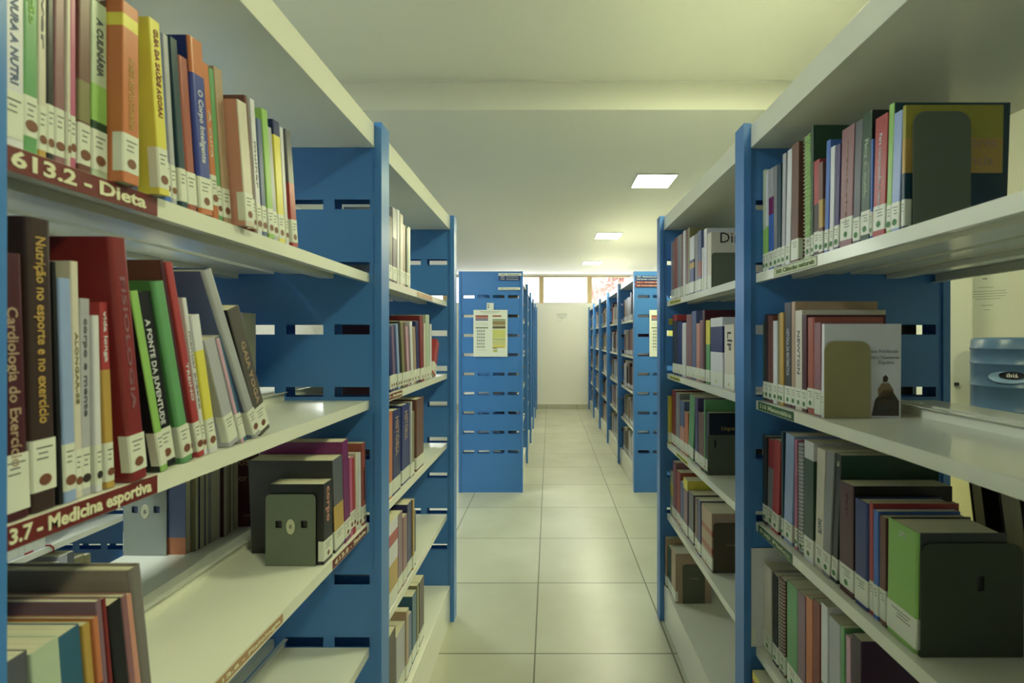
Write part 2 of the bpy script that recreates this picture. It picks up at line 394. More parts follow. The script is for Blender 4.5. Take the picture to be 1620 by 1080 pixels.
def book_mesh(t, h, wd, sx, c, bands, hard, cc=None):
    """cover: thin shell around three sides; bands = [(z0,z1,colour)] as fractions of the height"""
    bm = bmesh.new(); ct = .0022 if hard else .0010
    ct = min(ct, t * .2)
    cuts = sorted({0.0, 1.0} | {b[0] for b in bands} | {b[1] for b in bands})
    mats = [cmat(c)]
    names = [c]
    if cc: names.append(cc); mats.append(cmat(cc))
    r = min(t * .30, .0045 if hard else .0016)
    n = 4
    # outline of the cover in x,y going round the spine (spine at x=0, body towards sx)
    out = [(sx * wd, 0)]
    for i in range(n + 1):
        a = math.pi / 2 * i / n; out.append((sx * (r - r * math.sin(a)), r - r * math.cos(a)))
    for i in range(n + 1):
        a = math.pi / 2 * i / n; out.append((sx * (r - r * math.cos(a)), t - r + r * math.sin(a)))
    out.append((sx * wd, t))
    inn = [(sx * wd, ct)] + [(sx * ct * 1.3, min(max(p[1], ct), t - ct)) for p in out[1:-1]] + [(sx * wd, t - ct)]
    for k in range(len(cuts) - 1):
        za, zb = cuts[k] * h, cuts[k + 1] * h; mi = 0
        for b0, b1, bc in bands:
            if b0 <= cuts[k] + 1e-6 and b1 >= cuts[k + 1] - 1e-6:
                if bc not in names: names.append(bc); mats.append(cmat(bc))
                mi = names.index(bc)
        rows = [[bm.verts.new((p[0], p[1], z)) for p in seq] for seq, z in ((out, za), (out, zb), (inn, zb), (inn, za))]
        mi0 = mi
        for q in range(len(out) - 1):
            mi = 1 if (cc and q in (0, len(out) - 2)) else mi0
            bm.faces.new((rows[0][q], rows[0][q + 1], rows[1][q + 1], rows[1][q])).material_index = mi
            bm.faces.new((rows[2][q], rows[2][q + 1], rows[3][q + 1], rows[3][q])).material_index = mi
            if k == len(cuts) - 2: bm.faces.new((rows[1][q], rows[1][q + 1], rows[2][q + 1], rows[2][q])).material_index = mi
            if k == 0: bm.faces.new((rows[0][q], rows[0][q + 1], rows[3][q + 1], rows[3][q])).material_index = mi
        for e in (0, -1): bm.faces.new((rows[0][e], rows[1][e], rows[2][e], rows[3][e])).material_index = mi
    return bm, mats, ct

M_DOTB = mat('brown_dot', (0.20, 0.075, 0.045), .4); M_DOTG = mat('green_dot', (0.05, 0.20, 0.05), .4); M_DOTY = mat('yellow_dot', (0.55, 0.5, 0.10), .4)
M_LABEL = mat('call_number_sticker', (0.74, 0.76, 0.70), .28, .5, .03)
NBOOK = [0]
ALLB = []
def add_book(c, t, h, wd, x, y, z, sx, a=0.0, bands=(), title=None, dot=None, lab=.045, labz=.008, hard=False, coil=False, group='', detail=2, face=None, lname=None, cap=None, cc=None):
    root = thing('book', '', 'book', (x, y, z), group)
    if a < 0: root.location.z += t * math.sin(-a)
    root.rotation_euler = (a, 0, 0)
    bm, mats, ct = book_mesh(t, h, wd, sx, c, list(bands), hard, cc)
    if title and title[0]:
        s, tc_, f0, f1, sz = (list(title) + [None] * 5)[:5]
        f0 = f0 if f0 is not None else .35; f1 = f1 if f1 is not None else .9
        mats.append(mat('cover_lettering', alb(tc_ or 'cream'), .5)); mi = len(mats) - 1
        size = min(sz or 1, t * .55)
        # lettering reads from the top down, as on these spines
        Mx = frame((-sx * .0004, t / 2, h * f1), (0, 0, -1), (0, (-1 if sx > 0 else 1), 0), (-sx, 0, 0))
        ax, ay = Vector((0, 0, -1)), Vector((0, 1 if sx < 0 else -1, 0)); az = Vector((-sx, 0, 0))
        if ax.cross(ay).dot(az) < 0: ay = -ay
        Mx = frame((-sx * .0003, t / 2, h * f1), ax, ay, az)
        text_into(bm, s, Mx, size, mi, fit=h * (f1 - f0), bold=.015)
    if face:
        # lettering on the near cover (looks towards -y)
        for s, fx, fz, fs, fc in face:
            mats.append(mat('cover_lettering', alb(fc), .5)); mi = len(mats) - 1
            x0 = min(0, sx * wd) + fx
            text_into(bm, s, frame((x0, -.0003, fz), (1, 0, 0), (0, 0, 1), (0, -1, 0)), fs, mi)
    link('cover', bm, mats, root)
    ins = .003 if hard else .0006
    bm = bmesh.new(); a0, a1 = sx * ct * 1.3, sx * (wd - ins * 1.2)
    box(bm, min(a0, a1), max(a0, a1), ct, t - ct, ins, h - ins)
    link('pages', bm, M_PAGES, root)
    if lab and detail >= 1:
        bm = bmesh.new(); o = -sx * .0004; wr = sx * min(.012, wd * .2)
        za, zb = labz, labz + lab
        p = [(wr, -.0004), (sx * .0012, -.0004), (o, .0012), (o, t - .0012)]
        A = [bm.verts.new((q[0], q[1], za)) for q in p]; B = [bm.verts.new((q[0], q[1], zb)) for q in p]
        for k in range(3): bm.faces.new((A[k], A[k + 1], B[k + 1], B[k]))
        if detail >= 2:
            for k in range(3):
                zz = zb - .009 - .0055 * k; m_ = t * (.18 if k != 1 else .25)
                quad(bm, [(o - sx * .0002, m_, zz), (o - sx * .0002, t - m_ * (1 + .5 * k), zz), (o - sx * .0002, t - m_ * (1 + .5 * k), zz + .0014), (o - sx * .0002, m_, zz + .0014)], 1)
        link('call_number_label', bm, [M_LABEL, M_PRINT], root)
    if dot and detail >= 1:
        bm = bmesh.new(); rr = min(.0058, t * .46); zc = labz + .011
        cyl = [bm.verts.new((-sx * .0008, t / 2 + rr * math.cos(k * math.pi / 10), zc + max(rr, .0045) * math.sin(k * math.pi / 10))) for k in range(20)]
        bm.faces.new(cyl)
        link('round_sticker', bm, dot, root)
    if coil:
        bm = bmesh.new(); nn = int(h / .009)
        for k in range(nn):
            zc = .006 + k * .009
            tube(bm, [(-sx * .004 * 1 + sx * .006 * (1 - math.cos(u)) - sx * .002, t / 2 + (t / 2 + .0005) * math.sin(u), zc) for u in [i * 2 * math.pi / 10 for i in range(11)]], .0010, 5)
        link('spiral_coil', bm, mat('coil_plastic', (.12, .12, .10) if coil == 'dark' else (.62, .64, .55), .35), root)
    NBOOK[0] += 1
    rec = dict(o=root, c=lname or c, t=t, h=h, g=group, hard=hard, coil=coil, cap=cap, band=[b[2] for b in bands])
    ALLB.append(rec)
    return root, rec

def row(side, plane, z, shelfname, specs, dot=None, detail=2, ymin=None, ymax=None, caps=None):
    """specs = (near edge px, far edge px, top px x or None, top px y, colour, options) measured on the photograph's spines, nearest book first"""
    sx = -1 if side == 'L' else 1
    prev = None; recs = []
    def dpt(px, pl): return F * pl / ((VX - px) if side == 'L' else (px - VX))
    for i, s in enumerate(specs):
        b0, b1, xt, yt, c = s[:5]; op = dict(s[5]) if len(s) > 5 else {}
        pl = plane - op.pop('p', random.uniform(-.002, .003))
        y0, y1 = dpt(b0, pl), dpt(b1, pl)
        dt = y1 if xt is None else dpt(xt, pl)
        zt = op.pop('zt', None) or EYE + (VY - yt) * dt / F
        dy, dz = dt - y1, zt - z
        a = math.atan2(-dy, dz) if xt is not None else 0.0
        a = max(-.45, min(.45, a)); h = math.hypot(dy, dz) if xt is not None else dz
        h = max(.10, min(.335, h)); t = max(.004, (y1 - y0) * math.cos(a))
        wd = op.pop('w', round(h * random.uniform(.64, .72), 3)); wd = min(wd, .219 if side == 'L' else .203)
        if ymax is not None and y0 + t > ymax and a == 0: y0 = ymax - t
        near = lambda zz: y0 - math.tan(a) * zz
        if prev is not None:
            py, pt, pa, ph = prev
            sh = 0
            for zz in (0, min(h * math.cos(a), ph * math.cos(pa)) * .5, min(h * math.cos(a), ph * math.cos(pa))):
                far = py + pt / math.cos(pa) - math.tan(pa) * zz
                sh = max(sh, far - near(zz) + .0004)
            y0 += sh
        if ymax is not None and y0 + t > ymax: t = max(.003, ymax - y0)
        d = op.pop('dot', dot); lt = op.pop('t', None)
        _, rec = add_book(c, t, h, wd, sx * pl, y0, z + .001, sx, a, dot=d, title=lt, detail=detail, group='books on ' + shelfname, **op)
        prev = (y0, t, a, h); recs.append(rec)
    finish(recs, shelfname)
    return recs
USED = {}
def finish(recs, sn):
    """writes a label for each book from its own look and its neighbours"""
    for i, r in enumerate(recs):
        adj = 'thin ' if r['t'] < .010 else ('thick ' if r['t'] > .034 else '')
        kind = 'spiral book' if r['coil'] else 'book'
        if r['cap']:
            r['lab'] = adj + r['c'] + ' ' + r['cap'] + (', ' + sn if len(('a ' + adj + r['c'] + r['cap'] + ' ' + sn).split()) < 16 else ''); continue
        base = adj + r['c'] + ' ' + kind
        p = recs[i - 1]['c'] if i else None; n = recs[i + 1]['c'] if i < len(recs) - 1 else None
        if p and n: opts = ['%s between the %s and %s ones, %s', '%s between %s and %s ones, %s', '%s between %s and %s, %s']; args = (base, p, n, sn)
        elif n: opts = ['%s nearest the camera, beside a %s one, %s', '%s nearest, beside %s one, %s']; args = (base, n, sn)
        elif p: opts = ['%s at the far end, after a %s one, %s', '%s at far end after %s one, %s']; args = (base, p, sn)
        else: opts = ['%s, %s']; args = (base, sn)
        for o_ in opts:
            r['lab'] = o_ % args
            if len(r['lab'].replace('-', ' ').split()) <= 15: break
    seen = {}
    for r in recs: seen.setdefault(r['lab'], []).append(r)
    for lab, rs in seen.items():
        if len(rs) > 1:
            rs = sorted(rs, key=lambda q: q['o'].location.y)
            words = ['nearer '] + ['middle '] * (len(rs) - 2) + ['farther ']
            for q, wd_ in zip(rs, words): q['lab'] = wd_ + q['lab']
    for r in recs:
        r['o']['label'] = r['lab']

DB, DG, DY = M_DOTB, M_DOTG, M_DOTY
#BOOKS
# ---- left row, first bay, shelf marked 613.2 Dieta
row('L', .512, z0, '613.2 Dieta shelf', [
 (-14, 1, None, 0, 'pale blue', dict(zt=1.82)),
 (2, 36, None, 0, 'white', dict(zt=1.82, t=('TERNURA A NUTRI', 'slate', .25, .68, .009), dot=None, bands=[(.74, .80, 'red'), (.83, .92, 'dark blue')])),
 (38, 60, None, 0, 'green', dict(zt=1.81, t=('alimentação', 'lime green', .55, .95), lab=.04, labz=.016, dot=DB, bands=[(0, .26, 'green')])),
 (61, 74, None, 0, 'cream', dict(zt=1.80, t=('viver', 'grey', .5, .85), bands=[(0, .05, 'mustard')])),
 (75, 86, None, 0, 'black', dict(zt=1.80, lab=.05)),
 (87, 103, None, 0, 'rose brown', dict(zt=1.80, lab=.05)),
 (104, 110, None, 0, 'cream', dict(zt=1.80, lab=.05)),
 (111, 121, None, 0, 'pink', dict(zt=1.79, lab=.045, labz=.012)),
 (122, 141, None, 0, 'brown', dict(zt=1.80, lname='brown', bands=[(.25, .45, 'olive')])),
 (142, 167, 165, -2, 'pale green', dict(t=('A CULINÁRIA', 'dark grey', .55, .86, .012), bands=[(.19, .30, 'dark green'), (.30, .50, 'lime green'), (.95, 1, 'dark brown')])),
 (178, 205, 204, 8, 'orange', dict(p=.018, t=('A DIETA REVOLUCIONÁRIA', 'mustard', .30, .70, .010), bands=[(.86, .93, 'yellow')], labz=.012)),
 (208, 219, 213, 38, 'slate', dict(t=('A DIETA DO MEL', 'pale grey', .2, .6), bands=[(.5, .62, 'cream')])),
 (243, 260, 243, 33, 'yellow', dict(p=.020, lab=.05, t=('GUIA DA SAÚDE AGORA!', 'dark red', .45, .95, .010), lname='yellow')),
 (262, 272, 254, 47, 'blue', dict(t=('SUPER DIET', 'pale blue', .55, .9), bands=[(.16, .45, 'slate')])),
 (273, 281, 266, 60, 'pale grey', {}),
 (281, 292, 274, 62, 'dark teal', dict(dot=None)),
 (293, 309, 293, 95, 'terracotta', dict(hard=True, dot=None)),
 (314, 335, 317.5, 71, 'royal blue', dict(p=.004, hard=True, w=.17, cc='navy', t=('O Corpo Inteligente', 'white', .30, .72, .013), bands=[(.80, 1, 'orange'), (0, .035, 'orange')])),
 (336, 345, 327.5, 104, 'orange', dict(t=('A cura', 'cream', .4, .7), labz=.02)),
 (346, 353, 338, 113, 'green', dict()),
 (354, 366, 350, 114, 'tan', dict()),
 (388, 402, 388, 167, 'cream', dict(p=.021, cc='salmon', lname='salmon and cream')),
 (403, 407, 391, 154, 'brown', dict(w=.16, lab=.05)),
 (408, 415, 402, 161, 'white', dict(t=('mulher', 'grey', .35, .7))),
 (416, 423, 413, 192, 'slate', {}),
 (424, 433, 421, 177, 'lime green', {}),
 (434, 441, 429, 205, 'pale grey', {}),
 (442, 452, 442, 197, 'yellow', dict(bands=[(.88, 1, 'navy')], lname='yellow')),
 (453, 458, 448, 205, 'white', {}),
 (459, 468, 456, 208, 'dark grey', dict(bands=[(.12, .55, 'red'), (0, .04, 'red')], lname='red and grey')),
], dot=DB)

# ---- left row, first bay, shelf marked 613.7 Medicina esportiva
row('L', .512, z1, 'Medicina esportiva shelf', [
 (6, 50, 36.6, 405, 'maroon', dict(t=('Cardiologia do Exercício', 'tan', .20, .80, .014), lab=.055, dot=None, hard=True)),
 (52, 91.6, 81.5, 352, 'dark brown', dict(w=.2, t=('Nutrição no esporte e no exercício', 'mustard', .30, .94, .016), labz=.02, lab=.052, hard=True)),
 (93, 96, 84, 415, 'black', dict(lab=0, dot=None)),
 (97, 115.7, 105, 442, 'pale blue', dict(lab=.05, labz=.012)),
 (116, 128, 120, 415, 'cream', dict(t=('ALONGAR-SE', 'olive', .4, .7))),
 (129, 144, 142, 474, 'pale grey', dict(dot=M_DARKDOT, t=('corpo e mente', 'dark grey', .4, .9))),
 (145, 155, 149, 500, 'white', dict(dot=M_DARKDOT)),
 (156, 169, 157, 479, 'mustard', dict(bands=[(.64, 1, 'red')], t=('vida longa', 'white', .68, .95), lname='yellow and red')),
 (178, 206, 168, 374, 'dark red', dict(p=.010, w=.2, hard=True, labz=.012, t=('FISIOLOGIA', 'rose brown', .3, .85, .008))),
 (232, 244, 192, 460, 'lime green', dict(p=.008, w=.16, dot=None, cc='black', lname='lime and black')),
 (247, 271, 229, 466, 'black', dict(w=.15, t=('A FONTE DA JUVENTUDE', 'white', .25, .85, .010))),
 (277, 294, 246, 447, 'green', dict(p=.004, w=.17, hard=True, cc=(60,120,50))),
 (295, 301, 252, 412, 'maroon', dict(w=.2, cc='brown', lname='brown')),
 (302, 312, 258, 415, 'red', dict(t=('TREINO', 'white', .3, .5))),
 (313, 319, 284, 472, 'white', dict(t=('manual prático', 'grey', .3, .8))),
 (320, 333, 302, 500, 'white', dict(bands=[(.2, .75, 'yellow')], lname='white and yellow')),
 (341, 358, 316, 540, 'pale grey', dict(w=.13, dot=None)),
 (361, 366, 323, 537, 'pale pink', dict(p=.004, w=.13, dot=None, cc='pale grey')),
 (369, 375, 330, 534, 'teal', dict(w=.13, dot=None, cc='cream')),
 (377, 391, 304, 427, (150, 156, 130), dict(w=.20, hard=True, cc='slate', lname='blue-grey')),
 (398, 416, 364, 492, (78, 74, 54), dict(w=.15, cc='black', t=('GAIA YOGA', 'tan', .25, .75, .014), lname='dark olive')),
], dot=DB)

# ---- left row, first bay, next shelf down: foreground group and the group by the panel
row('L', .512, z2, 'shelf below Medicina esportiva', [
 (18, 58, 44, 1030, 'dark grey', dict(w=.12)),
 (60, 104, 82, 1016, 'pale green', dict(w=.14)),
 (106, 141, 118, 995, 'teal', dict(w=.16, t=('AMOR', 'white', .2, .7, .012))),
 (142, 154, 133, 990, 'mustard', dict(w=.18, bands=[(0, .55, 'dark blue')], lname='mustard and blue')),
 (155, 163, 140, 985, 'orange', dict(w=.18, bands=[(0, .62, 'dark red')], lname='orange and red')),
 (164, 173, 149, 955, 'mauve', dict(w=.20)),
 (174, 179, 154, 954, 'dark red', dict(w=.19, bands=[(0, .4, 'cream')])),
 (182, 202, 176, 957, 'black', dict(w=.18)),
 (203, 212, 186, 950, 'rose brown', dict(w=.19)),
 (213, 222, 195, 948, 'salmon', dict(w=.19)),
 (223, 241, 214, 899, (112, 108, 84), dict(w=.222, cc=(140, 135, 100), hard=True, lname='large grey-olive')),
], dot=None)
ra = row('L', .512, z2, 'beside the grey-green bookend', [
 (512, 526.5, None, 757, 'black', dict(w=.125, t=('corpo', 'salmon', .5, .95))),
 (528, 543, 539, 722, 'dark grey', dict(w=.20, cc=(40, 42, 34), bands=[(.18, .5, 'mustard')], lname='charcoal', dot=None)),
 (545, 554, 549, 696, 'magenta', dict(w=.205, labz=.012)),
 (555, 559, 557, 722, 'pink', dict(labz=.02)),
 (560, 563.5, 561, 723, 'red', dict(labz=.02)),
 (564, 567, 566, 716, 'cream', dict(labz=.01)),
 (568, 571, 570, 716, 'white', dict(labz=.01)),
 (574, 581, 580, 698, 'terracotta', dict(w=.16, bands=[], t=('relaxamento', 'black', .3, .7))),
], dot=DB, ymax=1.316)

# ---- left row, books facing the other aisle on the back shelves (their page edges show)
def back_row(shelfname, z, items, side=-1):
    recs = []
    for (y0, y1, xe, wd, h, c, op) in items:
        op = dict(op)
        # spine on the far (-x) side for the left row: body grows towards +x
        _, r = add_book(c, y1 - y0, h, wd, xe - wd if side < 0 else xe, y0, z + .001, 1 if side < 0 else -1, op.pop('a', 0.0), group='books on ' + shelfname, detail=1, lab=.045, dot=None, **op)
        recs.append(r)
    finish(recs, shelfname); return recs
back_row('lower back shelf', z2, [
 (1.122, 1.138, -.868, .15, .235, 'slate', dict(bands=[(0, .17, 'orange'), (.78, 1, 'orange')], lname='orange and slate')),
 (1.139, 1.150, -.858, .15, .24, 'olive', {}),
 (1.151, 1.168, -.856, .15, .24, 'navy', {}),
 (1.169, 1.181, -.855, .15, .24, 'grey', {}),
 (1.184, 1.216, -.852, .15, .24, 'pale grey', {}),
 (1.219, 1.236, -.845, .15, .24, 'maroon', {}),
 (1.238, 1.250, -.850, .15, .24, 'brown', {}),
 (1.252, 1.266, -.850, .15, .24, 'olive', {}),
 (1.268, 1.284, -.850, .15, .24, 'pale grey', {}),
 (1.288, 1.316, -.797, .19, .30, 'maroon', dict(hard=True, cap='book lettered os er', face=[('os', .135, .178, .034, 'tan'), ('er', .135, .133, .028, 'tan'), ('EDITORA', .150, .03, .008, 'tan')])),
])
back_row('upper back shelf', z1, [
 (1.085, 1.110, -.790, .17, .262, 'pale grey', {}),
 (1.150, 1.192, -.800, .17, .248, 'maroon', dict(hard=True)),
 (1.196, 1.205, -.840, .17, .20, 'dark blue', {}),
 (1.208, 1.262, -.788, .20, .240, 'white', dict(cap='file box')),
])

# ---- left row, second bay
row('L', .512, z0, 'second left bay, top shelf', [
 (600, 608, None, 340, 'grey', {}), (609, 614, None, 340, 'white', {}),
 (615, 621, None, 345, 'charcoal', {}), (621.5, 628, None, 333, 'plum', dict(bands=[(.6, 1, 'pale grey')])), (628.5, 632, None, 334, 'white', {}),
 (632.5, 637, None, 341, 'cream', {}), (637.5, 642, None, 358, 'tan', {}), (642.5, 645, None, 362, 'dark green', {}), (645.5, 649, None, 361, 'pale green', {}),
], dot=None)
row('L', .512, z1, 'second left bay, second shelf', [
 (606, 614, None, 512, 'maroon', {}),
 (615, 620, 617, 517, 'navy', {}), (620.5, 624.5, 621, 517, 'mauve', {}), (625, 628, 624.5, 516, 'dark blue', {}), (628.5, 631.5, 627, 513, 'pale blue', {}),
 (632, 635.5, 631, 509, 'black', {}), (636, 639.8, 635, 510, 'olive', {}), (640, 643.5, 639, 511, 'brown', {}), (644, 647, 643, 518, 'pale pink', {}),
 (647.5, 651, 647, 517, 'mauve', {}), (651.5, 655, 652, 510, 'white', dict(w=.17)), (655.5, 659.5, 657, 518, 'tan', {}), (660, 664.5, 662, 509, 'navy', {}),
 (665.5, 671, 669, 501, 'dark red', dict(w=.22, hard=True)), (671.5, 674, 673, 512, 'cream', {}), (674.5, 680, 679, 499, 'pale green', dict(w=.14)), (680.5, 683, 683, 513, 'white', {}),
 (685, 690, 701, 563, 'red', dict(w=.11, cap='booklet leaning outwards')),
], dot=DB, detail=1)
row('L', .512, z2, 'second left bay, third shelf', [
 (604, 614, None, 640, 'brown', {}),
 (615, 621, None, 650, 'orange', {}), (621.5, 634, None, 645, 'navy', dict(hard=True, w=.15, dot=None, t=('HISTÓRIA', 'tan', .45, .92))), (636, 648, None, 637, 'dark blue', dict(hard=True, w=.15, t=('HISTÓRIA', 'tan', .55, .92))),
 (648.5, 651, None, 636, 'pale grey', {}), (652, 655.5, None, 650, 'olive', {}), (659, 670.5, None, 627, 'brown', dict(w=.2, hard=True)),
], dot=None, detail=1)
row('L', .512, z3, 'second left bay, fourth shelf', [
 (602, 614, None, 815, 'tan', {}),
 (615, 629, None, 815, 'white', dict(w=.1, bands=[(.72, .86, 'red'), (.05, .5, 'mustard')], lname='white and red')), (630, 637, None, 807, 'mauve', dict(w=.14)), (637.5, 644, None, 812, 'rose brown', {}),
 (644.5, 652, None, 790, 'navy', dict(w=.19)), (652.5, 654.5, None, 790, 'mustard', {}), (655, 658, None, 806, 'dark teal', dict(w=.12)),
], dot=None, detail=1)
row('L', .512, BASE, 'second left bay, lowest shelf', [
 (600, 613, None, 1000, 'grey', dict(w=.14)),
 (614, 626, None, 990, 'dark brown', dict(w=.12)), (627, 641, None, 982, 'pale grey', dict(w=.11)), (641.5, 645.5, None, 963, 'tan', dict(w=.18)), (646, 651.5, None, 966, 'slate', dict(w=.12)),
 (652.5, 659, None, 932, 'teal', dict(w=.14)), (659.5, 662.5, None, 922, 'olive', dict(w=.14)), (663.5, 671, None, 909, 'dark brown', dict(w=.15)),
], dot=None, detail=1)

# ---- right row, first bay, shelf marked 500
def rr(*a): return a
rb = row('R', .60, z0, '500 Ciências naturais shelf', [
 (1430, 1425, 1428, 170, 'yellow', dict(w=.165, dot=None, bands=[(0, .46, 'dark teal'), (.46, .74, 'mustard'), (.74, 1, (150, 146, 20))], face=[('ores', .108, .148, .026, 'tan'), ('ncia', .108, .118, .026, 'tan')], lname='yellow and teal', cap='book behind grey bookend')),
 (1428, 1415, 1421, 178, 'pale blue', dict(w=.1)),
 (1414, 1406, 1411.5, 165, 'lime green', dict(w=.215, lname='lime edged', cc='dark teal')),
 (1399, 1380, 1385, 191, 'red', dict(t=('Para compreender a ciência', 'white', .24, .86, .010), w=.10, labz=.014)),
 (1379, 1376, 1378, 222, 'blue', {}),
 (1375, 1361, 1365.5, 184, 'dark green', dict(w=.13, t=('Física do mundo', 'pale green', .35, .8), labz=.014, cc='black')),
 (1360, 1349, 1354, 196, 'dark grey', {}),
 (1347, 1328, 1332, 209, 'rose brown', dict(t=('HISTÓRIA DA CIÊNCIA', 'tan', .2, .9, .006), labz=.016)),
 (1326, 1319, 1322, 232, 'purple', {}), (1318, 1311.5, 1314, 235, 'white', {}), (1311, 1305, 1309, 224, 'blue', dict(w=.15)),
 (1304, 1297.5, None, 258, 'brown', dict(bands=[(.3, .6, 'mustard')])), (1297, 1288, None, 257, 'red', dict(bands=[(.0, .55, 'dark brown')], lname='red and brown', labz=.012)),
 (1287.5, 1284, None, 200, 'dark green', dict(w=.19)),
 (1282, 1273, None, 218, 'lime green', dict(coil='light', w=.14)),
 (1262, 1251, 1252.5, 232, 'brown', dict(w=.19, p=.004, dot=None, lab=.05)),
 (1249, 1242, 1246, 240, 'white', {}), (1241, 1236, 1238, 246, 'pale grey', {}), (1235, 1230, None, 262, 'dark teal', {}), (1229, 1224, None, 265, 'grey', {}),
 (1223, 1216, None, 270, 'blue', dict(bands=[(.55, .72, 'magenta'), (.72, 1, 'pale grey')])), (1215, 1211, None, 272, 'white', dict(bands=[(.15, .45, 'lime green')])), (1210, 1203, None, 274, 'pale green', dict(bands=[(.15, .42, 'lime green')])),
], dot=DG, ymax=1.322)
rc = row('R', .60, z1, '510 Matemática shelf', [
 (1303, 1299, 1300, 513, 'white', dict(w=.168, dot=None, bands=[], face=[('Leon Roldbonis', .095, .145, .0105, 'grey'), ('Cuentas y Números', .078, .132, .0105, 'grey'), ('Álgebra', .118, .121, .011, 'grey')], cap='book behind the beige bookend')),
 (1298, 1288, None, 511, 'rose brown', dict(labz=.004, lab=.055, dot=None)),
 (1287, 1277, None, 503, 'terracotta', dict(hard=True, labz=.014)),
 (1276.5, 1269, None, 499, 'maroon', dict(w=.185)),
 (1268.5, 1258, None, 492, 'cream', dict(w=.20, t=('NEWTON', 'dark grey', .36, .80, .016))),
 (1257.5, 1252, None, 478, 'tan', dict(w=.205, bands=[(0, .06, 'maroon')])),
 (1251.5, 1241, None, 480, 'charcoal', dict(t=('HISTÓRIA DA MATEMÁTICA', 'pale grey', .3, .75), bands=[(0, .05, 'maroon')])),
 (1240, 1234.5, None, 495, 'mustard', {}), (1234, 1230.5, None, 497, 'olive', {}), (1230, 1224, None, 508, 'white', {}),
 (1223, 1216, None, 500, 'brown', {}), (1215.5, 1209.5, None, 498, 'dark brown', {}), (1209, 1201, None, 509, 'dark green', {}),
], dot=DG, ymax=1.322)
rd = row('R', .60, z2, 'shelf below 510 Matemática', [
 (1449, 1402, 1404, 819, 'lime green', dict(w=.145, cc=(58, 62, 52), t=('K', 'pale green', .88, .95, .022), dot=None, lab=.05, hard=True)),
 (1401, 1391, None, 815, 'brown', dict(w=.15, lab=.055, dot=None)), (1390, 1382, None, 806, 'blue', dict(w=.15, lab=.055, dot=None)), (1381, 1375, None, 794, 'red', dict(w=.16, lab=.055, dot=None)),
 (1373, 1352, None, 787, 'dark blue', dict(w=.17, hard=True, lab=.05, dot=None)),
 (1350, 1328, None, 759, 'maroon', dict(w=.195, cc='black', labz=.012, t=('CÁLCULO', 'rose brown', .7, .92, .01))),
 (1327, 1318, 1326, 719, 'black', dict(w=.21, cc='dark green', t=('2', 'pale green', .9, .95))),
 (1317, 1305, 1313, 714, 'grey', {}), (1304, 1291, 1295, 709, 'cream', dict(t=('DANTE', 'dark grey', .30, .42))),
 (1290, 1275, 1276, 697, 'white', dict(bands=[(.2, .85, 'dark green')], lname='white and green')),
 (1271, 1263, None, 700, 'pale grey', dict(coil='dark', w=.14)), (1261, 1257, None, 695, 'pink', {}), (1256, 1243, 1247, 687, 'pale blue', dict(w=.20)),
 (1242, 1239, None, 684, 'dark teal', {}), (1238, 1228, 1232, 698, 'red', {}), (1227, 1218, 1220, 696, 'grey', dict(bands=[(.68, 1, 'red')], lname='red-topped grey')), (1217, 1209, None, 690, 'charcoal', {}),
], dot=DG, ymax=1.322)
row('R', .60, z3, 'lowest near right shelf', [
 (1345, 1338, None, 1003, 'pale pink', dict(w=.06, dot=None)),
 (1337, 1331, None, 990, 'green', {}), (1329, 1311, None, 972, 'pale grey', {}), (1309, 1299, None, 952, 'white', dict(bands=[(0, .4, 'green')], lname='white and green')),
 (1297, 1286, None, 946, 'dark red', {}), (1285, 1275, None, 941, 'orange', {}), (1274, 1262, None, 933, 'mauve', {}), (1261, 1245, None, 917, 'green', dict(w=.19)),
 (1242, 1233, None, 911, 'brown', dict(coil='light', w=.14)), (1230, 1222, None, 905, 'black', {}), (1220, 1208, None, 889, 'cream', dict(w=.16)),
 (1205, 1188, None, 867, 'white', dict(p=.033, w=.20)),
], dot=DG, ymax=1.322)
_, r_ = add_book('plum', .03, .225, .175, .60, .905, z3 + .001, 1, group='books on lowest visible near right shelf', dot=None, face=[('x', .022, .185, .03, 'pale grey')], cap=None) if False else (None, None)
row('R', .60, z3, 'lowest near right shelf', [(1362, 1347, None, 1001, 'plum', dict(w=.18, dot=None, face=[('X', .030, .185, .022, 'pale grey')]))] , dot=None)
ALLB[-1]['o']['label'] = 'plum coloured book with a pale X on its cover, lowest near right shelf'
row('R', .56, BASE, 'near right floor shelf', [(1216, 1190, None, 1060, 'yellow', dict(w=.15, bands=[(.8, .93, 'red')]))], ymax=1.316)
ALLB[-1]['o']['label'] = 'yellow book with a red band jutting out at the bottom of the near right bookcase'
# dark volumes on the other side of the right row
recs = []
for y0, t, h, a, xs, c in ((.800, .034, .262, -.10, 1.06, 'dark brown'), (.865, .045, .25, -.14, 1.07, 'charcoal'), (.945, .03, .245, -.14, 1.07, 'black')):
    _, r_ = add_book(c, t, h, .175, xs, y0, z2 + .001, -1, a, group='dark volumes on the back of the near right bookcase', detail=1, dot=None, hard=True); recs.append(r_)
finish(recs, 'back of right bookcase')

